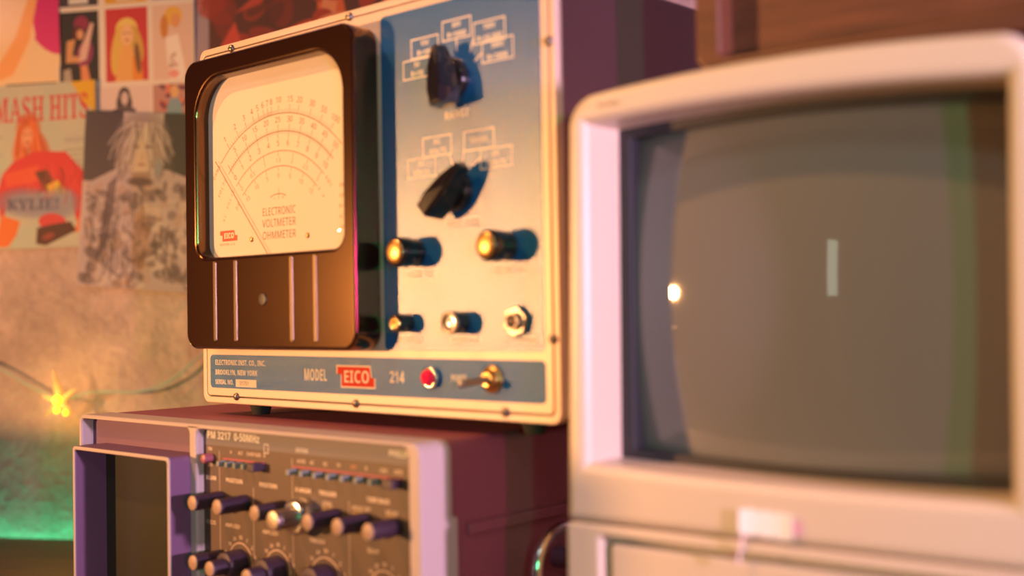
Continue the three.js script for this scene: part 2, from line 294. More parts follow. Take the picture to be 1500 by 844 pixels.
{ // black and white portrait
  const t = canvas(512, 724, (g, w, h) => {
    g.fillStyle = '#bfaeb0'; g.fillRect(0, 0, w, h);
    g.fillStyle = '#4b424e'; g.fillRect(0, 0, 160, 290); g.fillStyle = '#3d3f44'; g.fillRect(330, 0, 182, 270); ell(g, 506, 170, 60, 110, 0, '#c4ada4');
    poly(g, [[0, h], [20, 300], [150, 230], [360, 230], [512, 280], [512, h]], '#b2a1a6');
    soft(g, 245, 110, 92, 100, 0, '#8f7c7c'); soft(g, 172, 170, 24, 90, 0.08, '#7d6c6e'); soft(g, 322, 170, 22, 90, -0.05, '#85757a'); soft(g, 246, 168, 56, 88, 0, '#d6bba9');
    for (let i = 0; i < 150; i++) { const q = rnd() * 2 - 1; g.strokeStyle = ['rgba(214,198,190,.7)', 'rgba(92,78,82,.6)', 'rgba(166,148,144,.7)'][i % 3]; g.lineWidth = 3 + rnd() * 4; g.beginPath(); g.moveTo(246 + q * 40, 70 - rnd() * 30); g.quadraticCurveTo(246 + q * (70 + rnd() * 50), 20 + rnd() * 50, 246 + q * (60 + rnd() * 60) + Math.sign(q) * 34, 110 + rnd() * 150); g.stroke(); }
    for (let i = 0; i < 40; i++) { const q = rnd() * 2 - 1; g.strokeStyle = i % 2 ? 'rgba(220,204,194,.7)' : 'rgba(120,104,104,.6)'; g.lineWidth = 4; g.beginPath(); g.moveTo(246 + q * 60, 40); g.quadraticCurveTo(246 + q * 50, 70, 246 + q * 56 + rnd() * 14, 108 + rnd() * 18); g.stroke(); }
    poly(g, [[214, 246], [284, 242], [300, 300], [200, 300]], '#a08478'); soft(g, 248, 284, 48, 16, 0, '#54444a'); soft(g, 222, 142, 13, 6, 0, '#7f6660'); soft(g, 272, 140, 13, 6, 0, '#7f6660'); soft(g, 248, 214, 16, 5, 0, '#a06e68'); soft(g, 250, 184, 7, 16, 0, '#c3a291'); soft(g, 322, 222, 12, 34, 0, '#8a97a0');
    blobs(g, 240, 20, 300, 500, 710, 5, 26, ['rgba(76,64,72,.5)', 'rgba(96,82,88,.5)', 'rgba(210,192,184,.5)', 'rgba(128,108,112,.5)', 'rgba(180,128,92,.25)']);
    for (let i = 0; i < 60; i++) { g.strokeStyle = ['rgba(60,50,58,.55)', 'rgba(205,188,182,.5)'][i % 2]; g.lineWidth = 3 + rnd() * 6; g.beginPath(); const x = 30 + rnd() * 460, y = 320 + rnd() * 250; g.moveTo(x, y); g.quadraticCurveTo(x + rnd() * 60 - 30, y + 60, x + rnd() * 60 - 30, y + 60 + rnd() * 90); g.stroke(); }
    poly(g, [[110, 300], [150, 260], [120, 560], [80, 620]], 'rgba(72,58,72,.6)'); ell(g, 262, 520, 40, 140, 0, 'rgba(160,110,84,.35)');
  });
  const c = Math.cos(-0.083), s = Math.sin(-0.083), w = 0.135, h = 0.182, cx = 0.0375 + w / 2 * c - h / 2 * s, cy = 0.0937 + w / 2 * s + h / 2 * c;
  paper('portrait_poster', 'black and white portrait poster of a person in a patterned coat', cx - w / 2, cy - h / 2, cx + w / 2, cy + h / 2, 0.008, t, -0.083);
}
{ // dark red poster
  const t = canvas(640, 420, (g, w, h) => {
    g.fillStyle = '#5c332e'; g.fillRect(0, 0, w, h); g.fillStyle = '#a48e98'; g.fillRect(0, 0, 40, h); blobs(g, 12, 0, 0, 34, h, 6, 16, ['#b9a6ae', '#8b7684']);
    blobs(g, 26, 50, 120, 330, 400, 10, 40, ['rgba(190,62,48,.5)', 'rgba(150,50,44,.5)', 'rgba(84,46,42,.6)'], 2);
    poly(g, [[60, 330], [110, 250], [125, 300], [150, 340], [60, 380]], '#c84a3c'); poly(g, [[150, 330], [210, 290], [300, 260], [360, 250], [330, 320], [160, 380]], '#c8503c');
    poly(g, [[110, 230], [190, 170], [215, 160], [180, 210]], '#b4463a'); poly(g, [[330, 330], [330, 180], [380, 120], [420, 330]], '#d4623c'); blobs(g, 18, 330, 140, 560, 330, 12, 34, ['#c9563a', '#e08a62', '#a63c30', '#d9704a'], 2.2);
  });
  paper('red_poster', 'dark red poster with fiery shapes behind the meter', 0.1705, 0.29, 0.43, 0.46, 0.0015, t);
}

// ---------------------------------------------------------------- star fairy light on its cable
{
  const s = thing('star_light', 'clear plastic star fairy light glowing yellow on a thin cable', 'fairy light', wp(0.0305, -0.026, 0.028), TH);
  const clear = std(lin(1, 0.86, 0.6), 0.15, 0, { transmission: 0.75, thickness: 0, ior: 1.45 });
  const glow = std(lin(1, 0.75, 0.1), 0.3, 0, { emissive: lin(1, 0.62, 0.01), emissiveIntensity: 2.2 });
  const spike = (ang, len, w, tz) => { const g = new THREE.CylinderGeometry(0.0006, w, len, 6); g.translate(0, len / 2 + 0.003, 0); g.rotateX(tz); g.rotateZ(ang); return g; };
  for (const [ang, len, w, tz] of [[0.2, 0.031, 0.0055, 0.1], [-0.95, 0.021, 0.005, 0.15], [1.25, 0.017, 0.005, 0.2], [2.25, 0.021, 0.005, 0], [-2.4, 0.018, 0.005, 0]]) mesh('point', spike(ang, len, w, tz), clear, s);
  mesh('core', new THREE.SphereGeometry(0.0055, 14, 10), clear, s);
  for (const [x, y, z, r] of [[0, 0.002, 0.006, 0.0045], [-0.0015, -0.0085, 0.005, 0.003], [0.0085, -0.011, 0.005, 0.0028]]) { const g = new THREE.SphereGeometry(r, 12, 9); g.scale(1, 1.1, 1); g.translate(x, y, z); mesh('glowing_bead', g, glow, s); }
  const l = new THREE.PointLight(lin(1, 0.6, 0.1), 0.012); l.position.set(...wp(0.0305, -0.024, 0.045)); l.castShadow = true; scene.add(l);
  const c = thing('cable', 'thin pale cable of the fairy lights strung along the wall', 'cable', wp(0.0305, -0.03, 0.012), TH);
  const P = (a, y, z = 0.012) => [a - 0.0305, y + 0.03, z - 0.012];
  mesh('wire', tube([P(-0.2, 0.05), P(-0.12, 0.03), P(-0.058, 0.011), P(-0.0106, -0.0132), P(0.0133, -0.022), P(0.0305, -0.024, 0.02), P(0.0529, -0.0175), P(0.1152, -0.0155), P(0.15, -0.002), P(0.1765, 0.0185), P(0.24, 0.05), P(0.32, 0.07)], 0.0014, 80, 8), std(lin(0.42, 0.46, 0.4), 0.4), c);
}

// ---------------------------------------------------------------- oscilloscope under the meter (world coordinates, shifted to its base)
const SCO = [0.094, BENCH, -0.12];
const sco = thing('oscilloscope', 'grey framed oscilloscope with a hooded screen and rows of knobs under the voltmeter', 'oscilloscope', SCO);
const inSco = g => g.translate(-SCO[0], -SCO[1], -SCO[2]);
{
  const S = (n, g, m, p = sco) => mesh(n, inSco(g), m, p);
  S('cover', box(-0.0715, -0.1535, -0.28, 0.2615, -0.0082, 0.034, 0.005), M.scopeBody);
  { // front frame with two openings, rounded shoulders
    const sh = rrect(-0.0765, -0.154, 0.2655, -0.0078, 0.007);
    sh.holes.push(rrect(-0.0725, -0.150, 0.0590, -0.0105, 0.004, THREE.Path), rrect(0.0668, -0.150, 0.2560, -0.0105, 0.0045, THREE.Path));
    S('front_frame', slab(sh, 0.0275, 0.0505, 0.0016, 3, 8), M.scopeFrame);
  }
  S('side_step', box(0.2600, -0.1535, 0.0235, 0.2655, -0.048, 0.0300, 0.0015), M.scopeFrame);
  S('side_rail', box(0.2605, -0.060, -0.26, 0.2640, -0.053, 0.014, 0.0012), M.scopeBody);
  S('screen_surround', box(-0.0735, -0.151, 0.036, 0.0600, -0.0095, 0.0415), M.scopeDark);
  { const sh = rrect(-0.0569, -0.138, 0.0601, -0.0273, 0.003); sh.holes.push(rrect(-0.0540, -0.135, 0.0573, -0.0300, 0.002, THREE.Path));
    const hood = S('screen_hood', slab(sh, 0.0405, 0.0649, 0.0006, 2, 6), M.scopeDark);
    const rim = rrect(-0.0569, -0.138, 0.0601, -0.0273, 0.003); rim.holes.push(rrect(-0.0545, -0.1355, 0.0578, -0.0296, 0.002, THREE.Path));
    S('hood_rim', slab(rim, 0.0642, 0.0655, 0.0004, 2, 6), M.scopeFrame, hood);
    const filt = S('screen_filter', box(-0.0545, -0.1355, 0.0410, 0.0578, -0.0296, 0.0425), std(lin(0.035, 0.032, 0.016), 0.28), hood); }
  { // control panel print
    const x0 = 0.0660, x1 = 0.2568, y0 = -0.1505, y1 = -0.0100, W = 1280, H = Math.round(1280 * (y1 - y0) / (x1 - x0)), X = x => (x - x0) / (x1 - x0) * W, Y = y => (y1 - y) / (y1 - y0) * H;
    const t = canvas(W, H, g => {
      g.fillStyle = '#4f3c31'; g.fillRect(0, 0, W, H); g.fillStyle = '#5f595c'; g.fillRect(0, 0, W, Y(-0.0205));
      g.fillStyle = '#d9d2c4'; g.font = 'bold 42px sans-serif'; g.fillText('PM 3217', X(0.0705), Y(-0.0165)); g.fillText('0-50MHz', X(0.0985), Y(-0.0165)); g.font = '30px sans-serif'; g.strokeStyle = '#d9d2c4'; g.lineWidth = 3; g.strokeRect(X(0.1285), Y(-0.0168), 26, 34);
      g.font = '22px sans-serif'; g.fillText('INTENS', X(0.158), Y(-0.0195)); g.font = 'bold 32px sans-serif'; g.fillText('PHILIPS', X(0.236), Y(-0.0165), 120);
      g.strokeStyle = '#a58f80'; g.lineWidth = 4; for (const x of [0.0835, 0.1175, 0.1545, 0.2035]) { g.beginPath(); g.moveTo(X(x), Y(x === 0.1175 || x === 0.2035 ? -0.043 : -0.0235)); g.lineTo(X(x), H); g.stroke(); }
      g.fillStyle = '#e0c9b4'; g.font = '20px sans-serif';
      ['A', 'ALT', 'CHOP', 'ADD', 'B'].forEach((s, i) => g.fillText(s, X(0.0945 + i * 0.0083), Y(-0.0245)));
      ['AUTO', 'AC', 'DC', 'TV', 'EXT', 'B', 'LINE', 'MTB'].forEach((s, i) => { g.fillStyle = i === 4 ? '#e08a50' : '#e0c9b4'; g.fillText(s, X(0.159 + i * 0.0116), Y(-0.0255)); });
      g.fillStyle = '#e0c9b4'; g.fillText('ON', X(0.0715), Y(-0.0238)); g.fillText('OFF', X(0.0715), Y(-0.0338)); g.font = 'bold 24px sans-serif';
      [['ILLUM', 0.0690], ['POSITION', 0.0900], ['POSITION', 0.1235], ['X MAGN', 0.1570], ['TRIGGER', 0.1780], ['TIME BASE', 0.2180]].forEach(([s, x]) => g.fillText(s, X(x), Y(-0.0420)));
      g.font = '22px sans-serif'; [['LEVEL', 0.181], ['HOLD OFF', 0.206], ['DELAY', 0.233]].forEach(([s, x]) => { g.fillStyle = '#e0c9b4'; g.fillText(s, X(x), Y(-0.0475)); g.fillStyle = '#b8923c'; g.fillText('SLOPE', X(x), Y(-0.0500)); });
      g.fillStyle = '#e0c9b4'; [['FOCUS', 0.0690], ['AMPL/DIV', 0.0890], ['AMPL/DIV', 0.1260], ['TIME/DIV', 0.1690], ['DELAY', 0.2180]].forEach(([s, x]) => g.fillText(s, X(x), Y(-0.0690)));
      for (const [cx, r] of [[0.1040, 0.0150], [0.1400, 0.0150], [0.1830, 0.0165], [0.2310, 0.0150]]) {
        g.strokeStyle = '#d9b89c'; g.lineWidth = 4; g.beginPath(); g.arc(X(cx), Y(-0.089), r * 0.78 / (x1 - x0) * W, 0, 7); g.stroke();
        g.font = '20px sans-serif'; ['1', '2', '5', '10', '20', '50', '.1', '.2', '.5', '1', '2', '5'].forEach((s, i) => { const a = -2.3 + i * 0.42 - Math.PI / 2 + 0.2; g.fillText(s, X(cx) + Math.cos(a) * r / (x1 - x0) * W - 8, Y(-0.089) + Math.sin(a) * r / (x1 - x0) * W + 6); });
      }
    });
    S('control_panel', uvRect(box(0.0650, -0.1510, 0.0400, 0.2575, -0.0095, 0.0451), x0, y0, x1, y1), std(0xffffff, 0.5, 0, { map: t }));
  }
  const PZ = 0.0451;
  const knob = (x, y, r, z1, cap = true) => {
    const k = S('knob', turned(x, y, [[r * 0.6, PZ], [r, PZ + 0.001], [r * 0.97, z1 - 0.0008], [r * 0.85, z1], [0, z1]], 20), M.scopeKnob);
    if (cap) S('cap', turned(x, y, [[r * 0.88, z1 - 0.0005], [r * 0.86, z1 + 0.0004], [0, z1 + 0.0006]], 20), M.scopeKnobCap, k);
    return k;
  };
  for (const x of [0.0848, 0.1100, 0.1462, 0.1930, 0.2177, 0.2418]) knob(x, -0.0526, 0.0049, 0.0653);
  { const k = S('knob', turned(0.1660, -0.0545, [[0.009, PZ], [0.0105, PZ + 0.001], [0.0100, 0.0535], [0.0085, 0.0545], [0.0056, 0.0545]], 26), M.chrome);
    S('inner_knob', turned(0.1660, -0.0545, [[0.0058, 0.0540], [0.0056, 0.0675], [0.0048, 0.0683], [0, 0.0683]], 22), M.nickel, k); }
  for (const [x, y, r] of [[0.1040, -0.0890, 0.0085], [0.1400, -0.0890, 0.0090], [0.1830, -0.0890, 0.0100], [0.2310, -0.0890, 0.0085]]) {
    const k = knob(x, y, r, 0.0575, false);
    S('inner_knob', turned(x, y, [[0.0050, 0.0570], [0.0048, 0.0660], [0.0040, 0.0668], [0, 0.0668]], 18), M.scopeKnob, k);
    S('cap', turned(x, y, [[0.0043, 0.0664], [0.0042, 0.0672], [0, 0.0674]], 18), M.scopeKnobCap, k);
  }
  knob(0.0848, -0.0880, 0.0049, 0.0653); for (const x of [0.0848, 0.104, 0.14, 0.183, 0.231]) knob(x, -0.125, 0.006, 0.06);
  S('power_button', turned(0.0745, -0.0285, [[0.0030, PZ], [0.0030, 0.0505], [0.0022, 0.0512], [0, 0.0512]], 16), std(lin(0.3, 0.08, 0.1), 0.4));
  for (let i = 0; i < 4; i++) S('push_button', box(0.0888 + i * 0.0082, -0.0322, PZ - 0.001, 0.0915 + i * 0.0082, -0.0288, 0.0512, 0.0006), M.pushGrey);
  S('slide_switch', box(0.1215, -0.0325, PZ - 0.001, 0.1285, -0.0275, 0.0530, 0.0008), M.scopeKnob);
  for (let i = 0; i < 7; i++) S('push_button', box(0.1560 + i * 0.0116, -0.0322, PZ - 0.001, 0.1590 + i * 0.0116, -0.0288, 0.0512, 0.0006), M.pushGrey);
  S('slide_switch', box(0.2385, -0.0325, PZ - 0.001, 0.2470, -0.0275, 0.0530, 0.0008), M.scopeKnob);
  S('trim_line', box(0.0885, -0.0282, PZ - 0.0005, 0.1285, -0.0274, 0.0462), std(lin(0.4, 0.06, 0.1), 0.5)); S('trim_line', box(0.1560, -0.0282, PZ - 0.0005, 0.2470, -0.0274, 0.0462), std(lin(0.4, 0.06, 0.1), 0.5));
  { const g = new THREE.TorusGeometry(0.0225, 0.0032, 14, 48); g.rotateY(Math.PI / 2); g.translate(0.2850, -0.083, -0.038); S('handle_ring', g, M.chrome);
    S('handle_pivot', new THREE.CylinderGeometry(0.006, 0.006, 0.026, 20).rotateZ(Math.PI / 2).translate(0.2740, -0.083, -0.0605), M.scopeDark); }
  for (const x of [-0.05, 0.24]) for (const z of [-0.24, 0.0]) S('foot', new THREE.CylinderGeometry(0.009, 0.0075, 0.0125, 16).translate(x, BENCH + 0.00625, z), M.rubber);
}

// ---------------------------------------------------------------- electronic voltmeter (world coordinates, shifted to its base)
const EW = 0.317, EH = 0.241, EIC = [0.1585, -0.0082, -0.07];
const eic = thing('bench_voltmeter', 'blue and cream bench voltmeter with a big dial standing on the oscilloscope', 'voltmeter', EIC);
{
  const E = (n, g, m, p = eic) => mesh(n, g.translate(-EIC[0], -EIC[1], -EIC[2]), m, p);
  E('case_body', box(0.003, 0.002, -0.15, EW - 0.003, EH - 0.002, -0.0045, 0.004), M.casePlum);
  { const sh = rrect(0, 0, EW, EH, 0.006); sh.holes.push(rrect(0.0042, 0.0042, EW - 0.0042, EH - 0.0042, 0.0035, THREE.Path));
    E('outer_frame', slab(sh, -0.006, 0, 0.0007, 3, 8), M.cream); }
  E('front_plate', slab(rrect(0.0050, 0.0050, EW - 0.0050, EH - 0.0050, 0.003), -0.006, 0, 0.0005, 2, 8), M.cream);
  E('groove_bed', box(0.003, 0.003, -0.0058, EW - 0.003, EH - 0.003, -0.0030), M.groove);
  // printed blue fields
  const field = (name, x0, y0, x1, y1, W, ior, draw) => {
    const H = Math.round(W * (y1 - y0) / (x1 - x0)), X = x => (x - x0) / (x1 - x0) * W, Y = y => (y1 - y) / (y1 - y0) * H, k = W / (x1 - x0);
    const paint = (g, bg, fg, col) => { g.fillStyle = bg; g.fillRect(0, 0, W, H); draw(g, X, Y, k, fg, col); };
    const map = canvas(W, H, g => { paint(g, '#145c94', '#e0cdb4', true); for (let i = 0; i < 5000; i++) { g.fillStyle = rnd() < 0.5 ? 'rgba(20,40,60,.10)' : 'rgba(150,180,200,.10)'; g.fillRect(rnd() * W, rnd() * H, 2, 2); } });
    const orm = canvas(W, H, g => paint(g, 'rgb(255,63,0)', 'rgb(255,200,0)', false), false);
    E(name, uvRect(slab(rrect(x0, y0, x1, y1, 0.003), -0.0005, 0.00025, 0.0001, 1, 8), x0, y0, x1, y1), std(0xffffff, 1, 0, { map, roughnessMap: orm, ior, bumpMap: grainBump, bumpScale: 0.00003 }));
  };
  const txt = (g, s, x, y, px, fg, maxw) => { g.fillStyle = fg; g.font = `bold ${px}px sans-serif`; g.textAlign = 'center'; g.fillText(s, x, y, maxw); g.textAlign = 'left'; };
  field('blue_panel', 0.1850, 0.0372, 0.3070, 0.2317, 960, 1.95, (g, X, Y, k, fg) => {
    const tag = (x0, y0, x1, y1, a, b) => { g.strokeStyle = fg; g.lineWidth = 0.0008 * k; g.strokeRect(X(x0), Y(y0), X(x1) - X(x0), Y(y1) - Y(y0));
      const cx = (X(x0) + X(x1)) / 2; if (b) { txt(g, a, cx, Y(y0) + 0.0044 * k, 0.0040 * k, fg); txt(g, b, cx, Y(y1) - 0.0010 * k, 0.0044 * k, fg, (X(x1) - X(x0)) * 0.9); } else txt(g, a, cx, (Y(y0) + Y(y1)) / 2 + 0.0016 * k, 0.0044 * k, fg); };
    const ln = (x0, y0, x1, y1) => { g.strokeStyle = fg; g.lineWidth = 0.0009 * k; g.beginPath(); g.moveTo(X(x0), Y(y0)); g.lineTo(X(x1), Y(y1)); g.stroke(); };
    tag(0.2040, 0.2025, 0.2262, 0.1920, '5V', 'R×10'); tag(0.2108, 0.2140, 0.2325, 0.2032, '15V', 'R×100'); tag(0.2360, 0.2200, 0.2577, 0.2093, '50V', 'R×1000'); tag(0.2600, 0.2152, 0.2826, 0.2036, '150V', 'R×10,000'); tag(0.2660, 0.2042, 0.2882, 0.1926, '500V', 'R×100K');
    ln(0.2468, 0.2093, 0.2468, 0.2020); ln(0.2600, 0.2080, 0.2570, 0.2000); ln(0.2660, 0.1985, 0.2600, 0.1945); ln(0.2325, 0.2060, 0.2385, 0.2000);
    txt(g, 'RANGE', X(0.2463), Y(0.1653), 0.0058 * k, fg);
    tag(0.2066, 0.1458, 0.2290, 0.1352, 'AC', 'VOLTS'); tag(0.2192, 0.1570, 0.2415, 0.1462, 'DC', '-VOLTS'); tag(0.2514, 0.1570, 0.2735, 0.1465, 'OHMS'); tag(0.2635, 0.1462, 0.2860, 0.1354, 'DC', '+VOLTS');
    ln(0.2400, 0.1462, 0.2425, 0.1400); ln(0.2514, 0.1480, 0.2500, 0.1400); ln(0.2635, 0.1420, 0.2580, 0.1380);
    txt(g, 'FUNCTION', X(0.2500), Y(0.1055), 0.0046 * k, fg); txt(g, 'ZERO ADJ', X(0.2160), Y(0.0790), 0.0048 * k, fg); txt(g, 'OHMS ADJ', X(0.2828), Y(0.0790), 0.0048 * k, fg);
    txt(g, 'AC-OHMS', X(0.2060), Y(0.0418), 0.0046 * k, fg); txt(g, 'COMMON', X(0.2490), Y(0.0418), 0.0046 * k, fg); txt(g, 'DC PROBE', X(0.2905), Y(0.0418), 0.0046 * k, fg);
  });
  field('lower_strip', 0.0089, 0.0103, 0.3070, 0.0326, 2048, 1.38, (g, X, Y, k, fg, col) => {
    g.textAlign = 'left'; g.fillStyle = fg; const t = (s, x, y, px, w) => { g.font = `bold ${px * k}px sans-serif`; g.fillText(s, X(x), Y(y), w * k); };
    t('ELECTRONIC INST. CO., INC.', 0.0145, 0.0258, 0.0050, 0.056); t('BROOKLYN, NEW YORK', 0.0145, 0.0192, 0.0050, 0.047); t('SERIAL NO.', 0.0145, 0.0127, 0.0044, 0.021); g.fillRect(X(0.0378), Y(0.0165), 0.0226 * k, 0.0050 * k);
    if (col) { g.fillStyle = '#8b7f78'; g.font = `bold ${0.0038 * k}px sans-serif`; g.fillText('01751', X(0.042), Y(0.0126)); g.fillStyle = fg; }
    t('MODEL', 0.1095, 0.0178, 0.0098, 0.0225); t('214', 0.1885, 0.0182, 0.0090, 0.0125); t('POWER', 0.2385, 0.0205, 0.0050, 0.012);
    // stepped badge
    const pts = [[0.1409, 0.0278], [0.1720, 0.0278], [0.1732, 0.0205], [0.1762, 0.0203], [0.1762, 0.0140], [0.1450, 0.0140], [0.1450, 0.0225], [0.1409, 0.0225]].map(([x, y]) => [X(x), Y(y)]);
    poly(g, pts, fg); const c = [X(0.1586), Y(0.0209)], ins = pts.map(([x, y]) => [c[0] + (x - c[0]) * 0.94, c[1] + (y - c[1]) * 0.84]); poly(g, ins, col ? '#c9301c' : fg);
    g.fillStyle = fg; g.font = `bold ${0.0102 * k}px sans-serif`; g.fillText('EICO', X(0.1472), Y(0.0173), 0.0245 * k);
  });
  // screws of the front
  const screwAt = (x, y) => { const s = E('screw', turned(x, y, [[0.0026, -0.0008], [0.0026, 0.0005], [0.0021, 0.0014], [0.0010, 0.0019], [0, 0.0020]], 18), M.screw); E('slot', box(x - 0.0020, y - 0.0003, 0.0013, x + 0.0020, y + 0.0003, 0.00205).translate(0, 0, 0), M.black, s); };
  for (const x of [0.0385, 0.1586, 0.2787]) { screwAt(x, 0.0050); screwAt(x - 0.001, 0.2372); }
  for (const y of [0.0438, 0.1972]) screwAt(0.3124, y);
  // ---- the meter
  const BZ = 0.0204, DZ = 0.0105;
  const outline = rrect(0.0112, 0.0372, 0.1829, 0.2278, [0.011, 0.011, 0.012, 0.012]);
  outline.holes.push(rrect(0.0250, 0.0968, 0.1725, 0.2145, [0.010, 0.010, 0.026, 0.026], THREE.Path));
  const met = E('meter_bezel', slab(outline, 0.0002, BZ, 0.0022, 4, 12), M.bakelite); met.userData.label = 'glossy dark brown moulded meter bezel';
  for (const x of [0.0448, 0.0672, 0.1242, 0.1468]) E('inlay_strip', slab(rrect(x - 0.0016, 0.0420, x + 0.0016, 0.0945, 0.0012), BZ - 0.001, BZ + 0.0006, 0.0006, 2, 5), std(lin(0.12, 0.09, 0.06), 0.35, 1), met);
  { const s = E('zero_screw', turned(0.0957, 0.0685, [[0.0040, BZ - 0.0005], [0.0040, BZ + 0.0003], [0.0034, BZ + 0.0008], [0, BZ + 0.0008]], 18), std(lin(0.02, 0.012, 0.01), 0.5), met); s.userData.label = 'small slotted adjusting screw'; }
  const W = 1500, x0 = 0.0230, x1 = 0.1745, y0 = 0.0948, y1 = 0.2165, H = Math.round(W * (y1 - y0) / (x1 - x0)), k = W / (x1 - x0), X = x => (x - x0) * k, Y = y => (y1 - y) * k;
  const dialTex = canvas(W, H, g => {
    g.fillStyle = '#dccbb8'; g.fillRect(0, 0, W, H);
    const cx = 0.1000, cy = 0.0988, ink = '#6b4e3b', red = '#bf6a4c';
    const arc = (r, c, lw, h = 0.79) => { g.strokeStyle = c; g.lineWidth = lw * k; g.beginPath(); g.arc(X(cx), Y(cy), r * k, -Math.PI / 2 - h, -Math.PI / 2 + h); g.stroke(); };
    const tick = (th, r0, r1, c, lw) => { g.strokeStyle = c; g.lineWidth = lw * k; g.beginPath(); const s = Math.sin(th), q = Math.cos(th); g.moveTo(X(cx + s * r0), Y(cy + q * r0)); g.lineTo(X(cx + s * r1), Y(cy + q * r1)); g.stroke(); };
    const num = (s, th, r, c, px) => { g.save(); g.translate(X(cx + Math.sin(th) * r), Y(cy + Math.cos(th) * r)); g.rotate(th * 0.8); g.fillStyle = c; g.font = `${px * k}px sans-serif`; g.textAlign = 'center'; g.textBaseline = 'middle'; g.fillText(s, 0, 0); g.restore(); };
    arc(0.0858, ink, 0.0005); arc(0.0746, ink, 0.0005); arc(0.0625, red, 0.0005); arc(0.0530, red, 0.0005);
    // ohms, crowded at the upper end
    [[1, -.64], [2, -.50], [3, -.385], [4, -.29], [5, -.225], [6, -.165], [7, -.115], [8, -.07], [10, 0.01], [15, 0.135], [20, 0.235], [30, 0.37], [50, 0.5], [100, 0.63]].forEach(([n, t], i, L) => {
      tick(t, 0.0858, 0.0912, ink, 0.0004); num(String(n), t, 0.0944, ink, 0.0052);
      if (i) for (let j = 1; j < 5; j++) tick(L[i - 1][1] + (t - L[i - 1][1]) * j / 5, 0.0858, 0.0884, ink, 0.00025);
    });
    for (let j = 0; j <= 50; j++) { const t = -0.74 + j * 0.0296; tick(t, 0.0746, j % 5 ? 0.0766 : 0.0792, ink, j % 5 ? 0.00022 : 0.0004); if (j % 5 === 0) { if (j) num(String(j), t, 0.0820, ink, 0.0050); } }
    for (let j = 0; j <= 60; j++) { const t = -0.74 + j * 1.48 / 60; tick(t, 0.0746, j % 6 ? 0.0728 : 0.0702, ink, j % 6 ? 0.00022 : 0.0004); if (j % 6 === 0) num(String(j / 6), t, 0.0673, ink, 0.0050); }
    for (let j = 0; j <= 30; j++) { const t = -0.74 + j * 1.48 / 30; tick(t, 0.0625, j % 5 ? 0.0611 : 0.0586, red, j % 5 ? 0.0002 : 0.0004); if (j % 5 === 0) num(String(j / 5 * 0.5), t, 0.0566, red, 0.0038); }
    for (let j = 0; j <= 30; j++) { const t = -0.74 + j * 1.48 / 30; tick(t, 0.0530, j % 5 ? 0.0518 : 0.0498, red, j % 5 ? 0.0002 : 0.0004); if (j % 5 === 0) num(String(Math.abs(j - 15)), t, 0.0472, red, 0.0040); }
    // small centre-zero mark
    g.strokeStyle = ink; g.lineWidth = 0.0005 * k; g.beginPath(); g.arc(X(0.0995), Y(0.115), 0.0195 * k, -Math.PI / 2 - 0.42, -Math.PI / 2 + 0.42); g.stroke(); tick(0, 0.0325, 0.0395, ink, 0.0003); num('-', -0.13, 0.0335, ink, 0.004); num('+', 0.13, 0.0335, ink, 0.004);
    g.fillStyle = '#6e5343'; g.textAlign = 'left'; const T = (s, y) => { g.font = `${0.0068 * k}px sans-serif`; g.fillText(s, X(0.0828), Y(y), 0.0340 * k); };
    T('ELECTRONIC', 0.1215); T('VOLTMETER', 0.1142); T('OHMMETER', 0.1066);
    // badge
    const b = [[0.0370, 0.1145], [0.0528, 0.1145], [0.0535, 0.1112], [0.0562, 0.1110], [0.0562, 0.1075], [0.0395, 0.1075], [0.0395, 0.1115], [0.0370, 0.1115]].map(([x, y]) => [X(x), Y(y)]); poly(g, b, '#d2553c');
    g.fillStyle = '#f3e7cf'; g.font = `bold ${0.0048 * k}px sans-serif`; g.fillText('EICO', X(0.0412), Y(0.1093), 0.0125 * k); g.fillStyle = ink; g.font = `${0.0022 * k}px sans-serif`; g.fillText('NEW YORK, U.S.A.', X(0.0365), Y(0.1047), 0.0200 * k);
    // words along the scales
    const along = (s, th, r, c, px) => { [...s].forEach((ch, i) => num(ch, th + i * 0.035 * (0.0858 / r), r, c, px)); };
    along('OHMS', -0.93, 0.0858, ink, 0.0034); along('VOLTS', -1.02, 0.0746, ink, 0.0034); along('AC VOLTS', -1.2, 0.0625, red, 0.0030); along('DB', -0.98, 0.0530, red, 0.0034); along('RMS', 0.84, 0.0625, red, 0.0032); along('P-P', 0.84, 0.0530, red, 0.0032);
    g.fillStyle = ink; g.font = `${0.0030 * k}px sans-serif`; ['ZERO', 'CENTER', 'R×1', 'AC 1.5V', '-10 dB'].forEach((s, i) => g.fillText(s, X(0.1580), Y(0.1340 - i * 0.0062), 0.0125 * k));
  });
  const dial = E('dial_plate', uvRect(slab(rrect(x0, y0, x1, y1, [0.011, 0.011, 0.027, 0.027]), 0.0088, DZ, 0, 1, 10), x0, y0, x1, y1), std(0xffffff, 0.7, 0, { map: dialTex }), met); dial.userData.label = 'cream dial with curved scales';
  for (const [sx, sy] of [[0.0716, 0.1074], [0.1282, 0.1069]]) E('dial_screw', turned(sx, sy, [[0.0017, DZ - 0.0002], [0.0017, DZ + 0.0004], [0.0010, DZ + 0.0009], [0, DZ + 0.0010]], 14), M.brass, met);
  { const n = tube([[0.0900, 0.0975, DZ + 0.0018], [0.0640, 0.1275, DZ + 0.0018], [0.0352, 0.1606, DZ + 0.0018]], 0.00022, 6, 6); E('pointer', n, std(lin(0.16, 0.05, 0.03), 0.5), met); }
